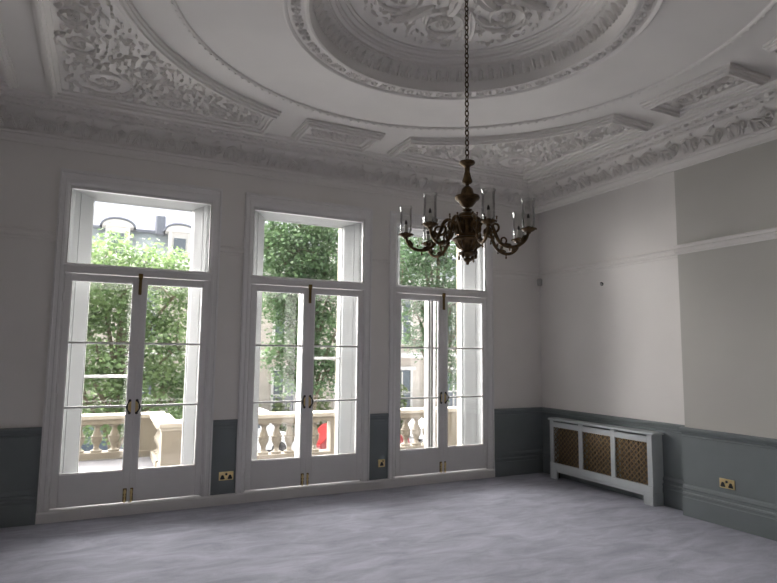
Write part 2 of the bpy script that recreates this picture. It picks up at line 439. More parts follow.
for q in range(4):
    a = q*PI/2; ca, sa = round(math.cos(a)), round(math.sin(a))
    T = lambda u, v: (CX+u*ca-v*sa, CY+u*sa+v*ca)
    rect = [(-.43, 2.17), (.43, 2.17), (.43, 2.69), (-.43, 2.69)]
    bm = B(); frame(bm, [T(*p) for p in rect], FP, ZC); fr = obj('small_panel_frame', bm, M['orn'], CE, smooth=True)
    bm = B()
    def mm(u, v, h):
        x, y = T(u, v); return Vector((x, y, ZC-h))
    rosette(bm, mm, 0, 2.43, .07, .03, 6)
    for s in (1, -1):
        scroll(bm, mm, s*.15, 2.43, .085, 1.57 if s > 0 else 1.57, 1.4, -s, .010, .026)
        leaf(bm, mm, s*.22, 2.43, 0 if s > 0 else PI, .09, .03, .026)
    fill(bm, mm, [(-.30, 2.29), (.30, 2.29), (.30, 2.57), (-.30, 2.57)], [(0, 2.43, .07), (.15, 2.43, .085), (-.15, 2.43, .085)], 46, .06, .024, 50+q, .012, .036)
    obj('small_panel_relief', bm, M['orn'], fr, smooth=True)
# long panel beyond the square, left
bm = B(); lp = [(-7.42, -5.75), (-6.17, -5.75), (-6.17, -.45), (-7.42, -.45)]
inn = frame(bm, lp, FP, ZC); fr = obj('side_panel_frame', bm, M['orn'], CE, smooth=True)
bm = B(); cs = []
for k in range(6):
    scroll(bm, MC(0, 0, ZC), -6.75, -.95-k*.85, .27, k, 1.5, 1 if k % 2 else -1, .014, .032); cs.append((-6.75, -.95-k*.85, .27))
fill(bm, MC(0, 0, ZC), inn, cs, 420, .06, .024, 77, .05, .055)
obj('side_panel_relief', bm, M['orn'], fr, smooth=True)

# cornice  (p = out from wall, z)
CP = [(0, 3.47), (.012, 3.475), (.014, 3.50), (.03, 3.515), (.034, 3.545), (.055, 3.55), (.060, 3.572), (.034, 3.578), (.055, 3.60), (.095, 3.665), (.14, 3.715), (.185, 3.745), (.19, 3.765), (.215, 3.77), (.222, 3.782), (.226, 3.80), (.285, 3.806), (.29, 3.822), (.33, 3.826), (.34, 3.851)]
def cornice(name, a, b, n, label, seed):
    bm = B(); run_profile(bm, CP, a, b, n, cap=False)
    o = struct(name, bm, M['orn'], label, 'cornice', smooth=True)
    L = math.hypot(b[0]-a[0], b[1]-a[1]); t = ((b[0]-a[0])/L, (b[1]-a[1])/L)
    def m2(u, v, h):            # v along the cove 0..1
        v = max(-.1, min(1.1, v)); p = .055+.127*v; z = 3.595+.15*v
        p2 = p+h*.72; z2 = z-h*.69
        return Vector((a[0]+t[0]*u+n[0]*p2, a[1]+t[1]*u+n[1]*p2, z2))
    bm = B(); k = 0; u = .25; r2 = random.Random(seed)
    S = .18
    def ms(u, v, h): return m2(u, v/S, h)
    while u < L-.2:
        sg = 1 if k % 2 else -1
        scroll(bm, ms, u, .09, .05, PI if sg > 0 else 0, 1.2, sg, .006, .012, r2=r2)
        for q in range(4): leaf(bm, ms, u+.06+.045*q, -.012+.02*r2.random(), PI/2+r2.uniform(-.5, .5), .11, .018, .014)
        leaf(bm, ms, u+.08, .10, sg*.7, .09, .02, .014, curl=-.3*sg); leaf(bm, ms, u+.15, .12, -sg*.6, .08, .018, .013)
        leaf(bm, ms, u-.02, .015, PI/2+.2, .04, .014, .012); leaf(bm, ms, u-.02, .135, PI/2-.2, .04, .014, .012)
        u += .235; k += 1
    obj('frieze_relief', bm, M['orn'], o, smooth=True)
    bm = B(); u = .3
    while u < L-.3:          # bead course and small leaves
        c = Vector((a[0]+t[0]*u+n[0]*.203, a[1]+t[1]*u+n[1]*.203, 3.762))
        def mb(x, y, h, u=u): return Vector((a[0]+t[0]*(u+x)+n[0]*(.203+y), a[1]+t[1]*(u+x)+n[1]*(.203+y), 3.768-h))
        leaf(bm, mb, 0, 0, 0, .030, .011, .014, lob=0)
        u += .045
    u = .36
    while u < L-.3:
        def mb(x, y, h, u=u): return Vector((a[0]+t[0]*(u+x)+n[0]*(.255+y), a[1]+t[1]*(u+x)+n[1]*(.255+y), 3.803-h))
        leaf(bm, mb, 0, -.02, .5, .075, .022, .026, lob=.3); leaf(bm, mb, .04, .02, -.6, .05, .015, .02)
        u += .115
    obj('bead_course', bm, M['orn'], o, smooth=True)
    return o
cornice('trim_1', (XL, 0), (-.14, 0), (0, -1), 'moulded plaster cornice above the windows', 3)
cornice('trim_2', (-.14, 0), (-.14, YB), (-1, 0), 'moulded plaster cornice along the right wall', 4)
cornice('trim_3', (XL, YB), (XL, 0), (1, 0), 'moulded plaster cornice on the left wall', 5)
struct('trim_4', box(B(), -.14, 0, -2.26, 0, 3.52, ZC+.02), M['wall'], 'plain plaster soffit over the alcove beside the chimney breast', 'soffit')

# picture rail
RP = [(0, 2.585), (.006, 2.59), (.008, 2.61), (.022, 2.622), (.024, 2.64), (.014, 2.65), (.018, 2.668), (.030, 2.676), (.030, 2.684), (0, 2.69)]
segs = [(XL, WX[0]-.755), (WX[0]+.755, WX[1]-.755), (WX[1]+.755, WX[2]-.755), (WX[2]+.755, 0)]
bm = B()
for a, b in segs: run_profile(bm, [(d*.6, z-.015) for d, z in RP], (a, 0), (b, 0), (0, -1))
struct('trim_5', bm, M['wall'], 'slim picture rail on the window wall between the windows', 'picture rail')
bm = B(); run_profile(bm, RP, (0, 0), (0, -2.26), (-1, 0)); run_profile(bm, RP, (-.14, -2.232), (-.14, YB), (-1, 0)); run_profile(bm, RP, (-.15, -2.26), (0, -2.26), (0, 1))
struct('trim_6', bm, M['wall'], 'slim picture rail on the right wall and chimney breast', 'picture rail')

# dado: painted panel, chair rail, skirting
DR = [(0, .755), (.012, .757), (.014, .768), (.006, .775), (.008, .79), (.022, .80), (.026, .815), (.038, .825), (.04, .842), (.028, .85), (0, .852)]
SK = [(0, 0), (.034, 0), (.034, .175), (.028, .182), (.028, .20), (.036, .208), (.032, .222), (.018, .228), (.018, .252), (.026, .262), (.02, .285), (.008, .298), (0, .30)]
def dado_run(name, rname, a, b, n, label):
    bm = B(); run_profile(bm, [(0, .0), (.006, 0), (.006, .85), (0, .85)], a, b, n)
    o = struct(name, bm, M['dado'], label, 'dado panelling')
    bm = B(); run_profile(bm, DR, a, b, n); obj('dado_rail', bm, M['dado'], o)
    bm = B(); run_profile(bm, SK, a, b, n)
    struct(rname, bm, M['dado'], label.replace('dado', 'moulded skirting below the dado'), 'skirting')
dado_run('trim_7', 'baseboard_left', (XL, 0), (WX[0]-.757, 0), (0, -1), 'dark blue-grey dado left of the first window')
dado_run('trim_8', 'baseboard_corner', (WX[2]+.757, 0), (0, 0), (0, -1), 'dark blue-grey dado between last window and the corner')
dado_run('trim_9', 'baseboard_right', (0, 0), (0, -2.26), (-1, 0), 'blue-grey dado behind the radiator cover')
dado_run('trim_10', 'baseboard_chimney', (-.14, -2.226), (-.14, YB), (-1, 0), 'blue-grey dado on the chimney breast')
bm = B(); run_profile(bm, SK, (-.15, -2.26), (0, -2.26), (0, 1)); run_profile(bm, DR, (-.15, -2.26), (0, -2.26), (0, 1)); struct('baseboard_return', bm, M['dado'], 'short skirting return at the chimney breast edge', 'skirting')
for k in range(2):
    a, b = WX[k]+.757, WX[k+1]-.757
    o = struct('trim_%d' % (11+k), box(B(), a, b, -.008, 0, .105, .852), M['dado'], ('narrow blue-grey dado panel between first and second windows', 'narrow blue-grey dado panel between second and third windows')[k], 'dado panelling')
    bm = B(); run_profile(bm, [(d*.55+.004, z) for d, z in DR], (a, 0), (b, 0), (0, -1)); obj('dado_rail', bm, M['dado'], o)
# white plinth board under the windows
bm = B(); run_profile(bm, [(0, 0), (.03, 0), (.03, .085), (.022, .10), (0, .103)], (WX[0]-.765, 0), (WX[2]+.765, 0), (0, -1))
struct('baseboard_window', bm, M['trim'], 'continuous white plinth board running under all three windows', 'skirting')

# architraves, reveals, french doors, top lights
NM = ('left', 'middle', 'right')
for k, c in enumerate(WX):
    bm = B(); A1, A2, ZT = .755, .665, 3.275
    prof = [(0, 0), (0, .026), (.018, .030), (.022, .018), (.05, .014), (.055, .02), (.075, .018), (.09, .010), (.092, 0)]   # (in from outer edge, depth)
    def pr(i):
        out = []
        for d, h in prof:
            hw = A1-d; zt = ZT-d*1.6
            out.append(Vector(((c-hw, -h, .10), (c-hw, -h, zt), (c+hw, -h, zt), (c+hw, -h, .10))[i]))
        return out
    sweep(bm, pr, [0]*4)
    struct('trim_%d' % (13+k), bm, M['trim'], 'white moulded architrave around the %s window' % NM[k], 'architrave')
    # splayed reveal
    bm = B()
    for s in (-1, 1):
        e = .46 if s < 0 else .52; q = lambda t: .625-(.625-e)*t
        path = [(.66, .0), (.66, .055), (.645, .06), (.625, .075), (q(.03), .08), (q(.30), .145), (q(.33), .143), (q(.39), .158), (q(.42), .165), (q(.97), .29), (e, .31), (e, .36)]
        rows = [[bm.verts.new((c+s*x, y, z)) for x, y in path] for z in (.0, 3.12)]
        for j in range(len(path)-1): bm.faces.new((rows[0][j], rows[0][j+1], rows[1][j+1], rows[1][j]))
    pz = [(.0, 3.118), (.055, 3.118), (.08, 3.105), (.30, 3.088), (.36, 3.088)]
    rows = [[bm.verts.new((c+x, y, z)) for y, z in pz] for x in (-.66, .66)]
    for j in range(len(pz)-1): bm.faces.new((rows[0][j], rows[0][j+1], rows[1][j+1], rows[1][j]))
    box(bm, c-.66, c+.66, .05, .36, .02, .10)
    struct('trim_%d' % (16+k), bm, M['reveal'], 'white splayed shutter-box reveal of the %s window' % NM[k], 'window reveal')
    # door frame + leaves
    D = thing('door_%d' % (k+1), (c, 0, 0), ('tall white French doors in the left opening', 'tall white French doors in the middle opening', 'tall white French doors in the right opening')[k], 'French doors', kind='structure')
    bm = B()
    for s in (-1, 1): box(bm, s*.6685-.0085, s*.6685+.0085, -.012, .05, .10, 2.29)
    box(bm, -.677, .677, -.016, .055, 2.283, 2.362, .006); box(bm, -.66, .66, .012, .05, .095, .105)
    box(bm, -.677, .677, -.026, 0, 2.345, 2.364, .004)
    obj('door_frame', bm, M['trim'], D)
    for s in (-1, 1):
        bm = B(); y0, y1 = -.008, .038
        xi, xo = .0025, .658          # meeting edge, hinge edge
        gi, go = .062, .60
        def bb(xa, xb, za, zb, ya=y0, yb=y1, bv=.003): box(bm, min(s*xa, s*xb), max(s*xa, s*xb), ya, yb, za, zb, bv)
        bb(xi, gi, .117, 2.278); bb(go, xo, .117, 2.278); bb(gi, go, 2.213, 2.278); bb(gi, go, .117, .409)
        for zb in (1.016, 1.622): bb(gi, go, zb-.0095, zb+.0095, .002, .034)
        for (xa, xb, za, zb) in ((gi, gi+.008, .409, 2.213), (go-.008, go, .409, 2.213), (gi, go, .409, .417), (gi, go, 2.205, 2.213)): bb(xa, xb, za, zb, .0, .03, .002)
        if s < 0: box(bm, -.004, .012, -.014, -.006, .108, 2.278, .003)
        lf = obj('door_leaf', bm, M['trim'], D)
        obj('glass_pane', box(B(), min(s*gi, s*go), max(s*gi, s*go), .016, .020, .409, 2.213), M['glass'], lf)
        # bottom flush bolt
        bm = B(); xb = s*.028-.009
        box(bm, xb-.017, xb+.017, -.013, -.006, .12, .245, .003)
        obj('bolt_plate', bm, M['brass_dark'], lf, label='brass back plate of the bolt, darkened as a shadow outline'); bm = B()  # plate colour darkened to paint a shadow gap round the bolt
        tube(bm, [(xb, -.02, .115), (xb, -.02, .20)], .0075, 10); lathe(bm, [(0, .196), (.0125, .198), (.013, .215), (.009, .232), (0, .238)], (xb, -.02, 0), 14)
        for zz in (.13, .175, .21): box(bm, xb-.012, xb+.012, -.024, -.010, zz-.005, zz+.005, .002)
        obj('flush_bolt', bm, M['brass'], lf, label='brass bolt at the foot')
        # handle: brass plate and dark bow
        bm = B(); xh = s*.032-.004
        box(bm, xh-.014, xh+.014, -.012, -.006, .945, 1.075, .003)
        obj('handle_plate', bm, M['brass'], lf, label='brass handle plate')
        bm = B(); pts = [(xh+s*(.002+.024*math.sin(PI*t/8)), -.012-.028*math.sin(PI*t/8), .955+.115*t/8) for t in range(9)]
        tube(bm, pts, [.009, .007, .006, .008, .010, .008, .006, .007, .009], 8)
        for zz in (.952, 1.072): lathe(bm, [(0, -.012), (.012, -.014), (.013, -.02), (0, -.03)][::1], (xh, 0, zz), 12, 'y')
        obj('door_handle', bm, M['black'], lf, label='dark bow handle')
        bm = B()
        for zz in (.27, 1.2, 2.05): tube(bm, [(s*.66, -.018, zz-.045), (s*.66, -.018, zz+.045)], .007, 8); box(bm, s*.66-.014, s*.66+.014, -.014, -.006, zz-.04, zz+.04)
        obj('hinge', bm, M['trim'], lf)
    bm = B(); box(bm, -.014, .014, -.030, -.008, 2.10, 2.275, .004); box(bm, -.02, .02, -.034, -.01, 2.26, 2.31, .004); tube(bm, [(0, -.036, 2.12), (0, -.036, 2.24)], .006, 8)
    lathe(bm, [(0, 0), (.009, 0), (.009, .012), (0, .015)], (0, -.036, 2.10), 10)
    obj('top_bolt', bm, M['brass_dark'], D, label='brass bolt at the head')
    # top light
    T = thing('window_%d' % (k+1), (c, 0, 0), ('clear top light above the left French doors', 'clear top light above the middle French doors', 'clear top light above the right French doors')[k], 'top light', kind='structure')
    bm = B()
    for (xa, xb, za, zb) in ((-.668, -.648, 2.362, 3.13), (.648, .668, 2.362, 3.13), (-.65, .65, 2.362, 2.378), (-.65, .65, 3.10, 3.13)): box(bm, xa, xb, .004, .05, za, zb, .003)
    obj('window_frame', bm, M['trim'], T)
    obj('glass_pane', box(B(), -.65, .65, .026, .030, 2.376, 3.104), M['glass'], T)
    # outer window
    O = thing('window_%d' % (k+4), (c+.03, 0, 0), ('white outer casement seen through the left doors', 'white outer casement seen through the middle doors', 'white outer casement seen through the right doors')[k], 'outer window', kind='structure')
    bm = B()
    for s in (-1, 1): box(bm, s*.505-.02, s*.505+.02, .34, .40, .0, 3.13)
    box(bm, -.50, .50, .34, .40, 3.085, 3.13); box(bm, -.485, .485, .35, .39, 2.335, 2.39); box(bm, -.485, .485, .345, .395, .02, .10)
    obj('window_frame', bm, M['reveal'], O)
    for s in (-1, 1):
        bm = B(); gi = .035; e = .485
        def bb(xa, xb, za, zb): box(bm, min(s*xa, s*xb), max(s*xa, s*xb), .352, .388, za, zb, .003)
        bb(.003, gi+.0, .10, 2.335); bb(gi, e, .10, .34); bb(gi, e, 2.30, 2.335); bb(e-.006, e, .34, 2.30)
        if (k == 0 and s < 0): bb(gi, e, 1.275, 1.305)
        if (k == 1 and s > 0): bb(gi, e, 1.47, 1.50)
        if k == 2: bb(.0, .075, .10, 2.335)
        lf = obj('casement', bm, M['trim'], O)
        obj('glass_pane', box(B(), min(s*gi, s*(e-.006)), max(s*gi, s*(e-.006)), .368, .372, .34, 2.30), M['glass'], lf)
    obj('upper_glass_pane', box(B(), -.485, .485, .368, .372, 2.39, 3.085), M['glass'], O)

# ================================================================== FITTINGS
def socket(name, loc, rz, double, label):
    S = thing(name, loc, label, 'socket', rz=rz)      # local: plate faces -Y
    w = .073 if double else .043
    obj('socket_plate', box(B(), -w, w, -.009, 0, -.043, .043, .003), M['brass'], S)
    for cx in ((-.038, .038) if double else (0,)):
        bm = B(); dz = -.010 if double else -.006
        box(bm, cx-.026, cx+.026, -.0095, -.008, -.036, .006)
        bm.clear()
        # dark triangular insert with pin holes
        v = [(cx, .016), (cx+.010, .012), (cx+.024, -.022), (cx+.018, -.028), (cx-.018, -.028), (cx-.024, -.022), (cx-.010, .012)]
        f = [bm.verts.new((x, -.0095, z+dz+.006)) for x, z in v]; g = [bm.verts.new((x, -.0125, z+dz+.006)) for x, z in v]
        bm.faces.new(f); bm.faces.new(g[::-1])
        for i in range(7): bm.faces.new((f[i], g[i], g[(i+1) % 7], f[(i+1) % 7]))
        obj('outlet', bm, M['black'], S)
    if double:
        obj('switch_rocker', lathe(B(), [(0, -.009), (.012, -.009), (.012, -.014), (0, -.015)], (0, 0, .018), 16, 'y'), M['black'], S)
    else:
        obj('switch_rocker', box(B(), .010, .022, -.014, -.009, .014, .034, .002), M['black'], S)
    return S
socket('power_socket', (-4.172, -.0085, .285), 0, True, 'double brass power socket on the dado panel between left and middle windows')
socket('power_socket', (-2.405, -.0085, .285), 0, False, 'single brass power socket on the dado panel between middle and right windows')
socket('power_socket', (-.1465, -2.68, .385), -PI/2, True, 'double brass power socket on the chimney breast right of the radiator cover')

# motion sensor in corner
S = thing('motion_sensor', (-.001, -.001, 2.49), 'small grey-white motion sensor in the corner below the picture rail', 'sensor')
bm = B(); lathe(bm, [(0, 0), (.028, .004), (.034, .03), (.034, .085), (.026, .10), (0, .102)], (-.036, -.036, 0), 16); obj('housing', bm, M['plastic'], S, smooth=True)
bm = B(); bmesh.ops.create_uvsphere(bm, u_segments=14, v_segments=8, radius=.026, matrix=Matrix.Translation((-.052, -.052, .035))); obj('lens', bm, M['plastic'], S, smooth=True)
# blanked wall-light point with cable loop
S = thing('cable_outlet', (-.0005, -1.11, 2.41), 'round capped cable outlet on the bare wall above the radiator cover', 'cable outlet')
bm = B(); lathe(bm, [(0, 0), (.022, 0), (.022, -.006), (.018, -.010), (0, -.010)], (0, 0, 0), 18, 'x'); obj('back_plate', bm, M['black'], S)
bm = B(); lathe(bm, [(.0, -.010), (.014, -.010), (.015, -.026), (.008, -.03), (0, -.03)], (0, -.006, -.004), 14, 'x'); obj('terminal_cap', bm, M['plastic'], S)
bm = B(); tube(bm, [(-.012, .018*math.cos(a*.5), .004+.018*math.sin(a*.5)) for a in range(0, 11)], .003, 6); obj('cable_end', bm, M['black'], S)

# radiator and cover
RY0, RY1, RX, RZ = -.34, -1.885, -.155, .748
R = thing('radiator_cover', (0, (RY0+RY1)/2, 0), 'pale blue-grey radiator cover with three brass lattice grilles', 'radiator cover')
hy = (RY0-RY1)/2
def rb(bm, x0, x1, y0, y1, z0, z1, bv=.002): return box(bm, x0, x1, y0, y1, z0, z1, bv)
obj('top_board', rb(B(), RX-.03, -.008, -hy-.03, hy+.03, RZ-.024, RZ, .006), M['cover'], R)
bm = B(); st = [-hy, -hy+.075]; cells = 3; wS = .062
inner_w = (2*hy-4*wS)/3
xs = [-hy+i*(inner_w+wS) for i in range(4)]
for x in xs: rb(bm, RX-.018, RX+.004, x, x+wS, .0 if x in (xs[0], xs[-1]) else .09, RZ-.026)
for i in range(3):
    a, b = xs[i]+wS, xs[i+1]
    rb(bm, RX-.018, RX+.004, a, b, RZ-.105, RZ-.045); rb(bm, RX-.018, RX+.004, a, b, .09, .20)
rb(bm, RX-.024, RX-.014, -hy-.002, hy+.002, .125, .20, .004)
for sgn in (-1, 1):
    rb(bm, RX-.026, RX+.0, min(sgn*hy, sgn*(hy-.12)), max(sgn*hy, sgn*(hy-.12)), 0, .135, .004)
obj('front_frame', bm, M['cover'], R)
for sgn in (-1, 1):
    bm = B(); rb(bm, RX, -.008, min(sgn*hy, sgn*(hy-.02)), max(sgn*hy, sgn*(hy-.02)), 0, RZ-.026)
    rb(bm, RX-.01, -.008, min(sgn*(hy-.01), sgn*(hy+.008)), max(sgn*(hy-.01), sgn*(hy+.008)), 0, .13, .003)
    obj('side_panel', bm, M['cover'], R)
gz0, gz1 = .20, RZ-.105
for i in range(3):
    a, b = xs[i]+wS, xs[i+1]; bm = B(); cyy, czz = (a+b)/2, (gz0+gz1)/2; hw, hh = (b-a)/2, (gz1-gz0)/2
    step = .036
    for d in (-1, 1):
        k = -40
        while k < 40:
            off = k*step*1.414*1.25; k += 1
            # line z = d*y + off inside rect
            pts = []
            for yy in (-hw, hw):
                z = d*yy+off
                if -hh <= z <= hh: pts.append((yy, z))
            for zz in (-hh, hh):
                y = d*(zz-off)
                if -hw < y < hw: pts.append((y, zz))
            if len(pts) < 2: continue
            (ya, za), (yb, zb) = pts[0], pts[1]
            if math.hypot(ya-yb, za-zb) < .012: continue
            t = Vector((0, yb-ya, zb-za)).normalized(); nrm = Vector((0, -t.z, t.y))*.0052
            x = RX-.003+(.0015 if d > 0 else -.0015)
            q = [Vector((x+dx, cyy+ya, czz+za))+nrm*sg for dx, sg in ((-.001, -1), (-.001, 1), (.001, 1), (.001, -1))]
            q2 = [p+Vector((0, yb-ya, zb-za)) for p in q]
            v1 = [bm.verts.new(p) for p in q]; v2 = [bm.verts.new(p) for p in q2]
            bm.faces.new(v1); bm.faces.new(v2[::-1])
            for j in range(4): bm.faces.new((v1[j], v2[j], v2[(j+1) % 4], v1[(j+1) % 4]))
    obj('lattice_grille', bm, M['grille'], R)
Rd = thing('radiator', (-.085, (RY0+RY1)/2, 0), 'panel radiator hidden behind the brass lattice of the cover', 'radiator')
for i in range(3):
    bm = B(); a = xs[i]+wS+.03; w = inner_w-.05
    n = 9
    for j in range(n): rb(bm, -.035, .035, a+j*w/n+.003, a+(j+1)*w/n-.003, .17, .62, .008)
    obj('radiator_section', bm, M['rad'], Rd)
bm = B(); tube(bm, [(0, -hy+.06, .18), (0, hy-.06, .18)], .012, 10); tube(bm, [(0, -hy+.06, .18), (0, -hy+.06, .0)], .010, 10); tube(bm, [(0, hy-.06, .18), (0, hy-.06, .0)], .010, 10)
obj('pipe', bm, M['rad'], Rd)

# ================================================================== CHANDELIER
HX, HY = -3.281, -3.093
H = thing('chandelier', (HX, HY, 0), 'ornate bronze chandelier with seven arms and clear glass shades hanging on a chain', 'chandelier')
bm = B(); z = 2.835; i = 0
while z < ZC+.20:
    ax = (1, 0, 0) if i % 2 else (0, 1, 0)
    # oval link
    rows = []
    for k in range(12):
        a = 2*PI*k/12; c = Vector((math.cos(a)*.0125, 0, math.sin(a)*.021)) if i % 2 else Vector((0, math.cos(a)*.0125, math.sin(a)*.021))
        c.z += z+.021; t = Vector((-math.sin(a)*.0125, 0, math.cos(a)*.021)) if i % 2 else Vector((0, -math.sin(a)*.0125, math.cos(a)*.021))
        t.normalize(); s = Vector((0, 1, 0)) if i % 2 else Vector((1, 0, 0)); w = t.cross(s)
        rows.append([bm.verts.new(c+(s*math.cos(b)+w*math.sin(b))*.0043) for b in [2*PI*q/6 for q in range(6)]])
    for k in range(12):
        for q in range(6): bm.faces.new((rows[k][q], rows[(k+1) % 12][q], rows[(k+1) % 12][(q+1) % 6], rows[k][(q+1) % 6]))
    z += .034; i += 1
obj('chain', bm, M['chain'], H, smooth=True)
bm = B(); lathe(bm, [(0, ZC+.222), (.09, ZC+.222), (.085, ZC+.205), (.05, ZC+.19), (.03, ZC+.16), (0, ZC+.155)], n=24); obj('ceiling_rose', bm, M['old'], H, smooth=True)
bm = B(); lathe(bm, [(0, 2.84), (.012, 2.84), (.02, 2.83), (.05, 2.828), (.053, 2.818), (.045, 2.808), (.025, 2.798), (.018, 2.79), (.017, 2.76), (.022, 2.74), (.028, 2.715), (.034, 2.70), (.034, 2.686), (.026, 2.678), (.013, 2.672), (.013, 2.662),
 (.022, 2.655), (.036, 2.64), (.043, 2.615), (.045, 2.60), (.055, 2.598), (.080, 2.592), (.084, 2.58), (.078, 2.568), (.062, 2.558), (.05, 2.54), (.035, 2.522), (.015, 2.514), (.015, 2.507), (.032, 2.502), (.033, 2.495), (.02, 2.488), (.014, 2.482)], n=32)
obj('stem', bm, M['old'], H, smooth=True)
bm = B(); lathe(bm, [(.014, 2.485), (.04, 2.48), (.058, 2.47), (.070, 2.455), (.075, 2.445), (.088, 2.44), (.09, 2.43), (.078, 2.42), (.076, 2.40), (.08, 2.37), (.078, 2.34), (.072, 2.325), (.075, 2.315), (.098, 2.305), (.10, 2.295), (.09, 2.288), (.072, 2.27), (.06, 2.25), (.045, 2.235), (.04, 2.225)], n=36)
for k in range(10):                                   # cast leaves on the urn
    a = 2*PI*k/10
    m2 = (lambda a: lambda u, v, h: Vector(((.076+h)*math.cos(a+u/.076), (.076+h)*math.sin(a+u/.076), 2.33+v)))(a)
    leaf(bm, m2, 0, 0, PI/2, .10, .022, .014)
    m4 = (lambda a: lambda u, v, h: Vector(((.05+v*.6+h)*math.cos(a+u/.07), (.05+v*.6+h)*math.sin(a+u/.07), 2.235+v)))(a)
    leaf(bm, m4, 0, 0, PI/2, .06, .02, .008)
obj('urn', bm, M['old'], H, smooth=True)
bm = B(); lathe(bm, [(.04, 2.228), (.025, 2.222), (.02, 2.218), (.055, 2.214), (.06, 2.206), (.05, 2.198), (.022, 2.19), (.015, 2.18), (.026, 2.172), (.028, 2.162), (.016, 2.152), (.009, 2.146), (.012, 2.138), (0, 2.13)], n=28)
obj('finial', bm, M['old'], H, smooth=True)
# arm (local +X outward)
def bez(pts, n=28):
    out = []; P = [Vector(p) for p in pts]; m = len(P)
    for i in range(m-1):
        p0, p1, p2, p3 = P[max(i-1, 0)], P[i], P[i+1], P[min(i+2, m-1)]
        for k in range(n//(m-1)+1):
            t = k/(n//(m-1)+1); out.append(.5*((2*p1)+(-p0+p2)*t+(2*p0-5*p1+4*p2-p3)*t*t+(-p0+3*p1-3*p2+p3)*t**3))
    out.append(P[-1]); return out
bm = B(); RA = .405
pts = bez([(.07, 0, 2.35), (.11, 0, 2.425), (.15, 0, 2.42), (.18, 0, 2.35), (.215, 0, 2.27), (.27, 0, 2.232), (.335, 0, 2.232), (.385, 0, 2.265), (RA, 0, 2.315)], 48)
tube(bm, pts, [.013-.0035*i/len(pts) for i in range(len(pts))], 8)
sp = [(.185+(.045-.036*t/20)*math.cos(2.4+t*.36*1.2), 0, 2.365+(.045-.036*t/20)*math.sin(2.4+t*.36*1.2)) for t in range(21)]
tube(bm, sp, [.009-.0025*i/20 for i in range(21)], 7)
sp = [(.24+(.030-.022*t/14)*math.cos(-1.8+t*.4), 0, 2.275+(.030-.022*t/14)*math.sin(-1.8+t*.4)) for t in range(15)]
tube(bm, sp, .006, 6)
for (x, zz, L) in ((.115, 2.435, .03), (.30, 2.222, -.03), (.235, 2.242, -.022), (.18, 2.31, -.03), (.33, 2.248, .02), (.20, 2.415, .025)):
    tube(bm, [(x, 0, zz), (x, 0, zz+L*.5), (x, 0, zz+L*.75), (x, 0, zz+L)], [.005, .004, .0075, .002], 8)
for (x, zz, an) in ((.16, 2.40, -1.2), (.25, 2.25, -.3), (.36, 2.255, 1.0)):
    for s in (1, -1):
        m2 = (lambda x, zz, s: lambda u, v, h: Vector((x+u, s*(.006+h), zz+v)))(x, zz, s)
        leaf(bm, m2, 0, 0, an, .05, .016, .012)
ARM = obj('arm', bm, M['old'], H, smooth=True)
bm = B(); lathe(bm, [(0, 2.30), (.012, 2.302), (.016, 2.312), (.03, 2.318), (.045, 2.330), (.047, 2.336), (.040, 2.337), (.022, 2.332), (.018, 2.345), (.014, 2.348), (0, 2.348)], (RA, 0, 0), 24)
for k in range(12):
    a = 2*PI*k/12; tube(bm, [(RA+.044*math.cos(a), .044*math.sin(a), 2.333), (RA+.052*math.cos(a), .052*math.sin(a), 2.331)], [.005, .003], 5)
PAN = obj('drip_pan', bm, M['old'], ARM, smooth=True)
bm = B(); lathe(bm, [(0, 2.345), (.0115, 2.345), (.0115, 2.398), (.009, 2.40), (0, 2.40)], (RA, 0, 0), 16); CAN = obj('candle_tube', bm, M['candle'], ARM, smooth=True)
bm = B(); lathe(bm, [(0, 2.399), (.0085, 2.40), (.009, 2.415), (.006, 2.422), (.004, 2.430), (0, 2.432)], (RA, 0, 0), 12); BUL = obj('lamp_socket', bm, M['bulb'], ARM, smooth=True)
bm = B(); lathe(bm, [(.030, 2.338), (.037, 2.345), (.040, 2.37), (.040, 2.43), (.038, 2.47), (.040, 2.50), (.045, 2.522), (.0435, 2.522), (.0385, 2.50), (.0365, 2.47), (.0385, 2.43), (.0385, 2.37), (.0355, 2.347), (.030, 2.340)], (RA, 0, 0), 28)
SHD = obj('glass_shade', bm, M['shade'], ARM, smooth=True)
ph = math.radians(48)
ARM.rotation_euler = (0, 0, ph)
for k in range(1, 7):
    c = ARM.copy(); COL.objects.link(c); c.parent = H; c.rotation_euler = (0, 0, ph+2*PI*k/7)
    for g in (PAN, CAN, BUL, SHD):
        d = g.copy(); COL.objects.link(d); d.parent = c
# small pendant drops under the urn
for k in range(4):
    a = 2*PI*k/4+.5
    if k == 0:
        bm = B(); tube(bm, [(.062, 0, 2.222), (.062, 0, 2.20)], .002, 5); lathe(bm, [(0, 2.165), (.006, 2.17), (.009, 2.185), (.005, 2.198), (0, 2.203)], (.062, 0, 0), 10)
        PD = obj('pendant_drop', bm, M['old'], H, smooth=True); PD.rotation_euler = (0, 0, a)
    else:
        c = PD.copy(); COL.objects.link(c); c.parent = H; c.rotation_euler = (0, 0, a)

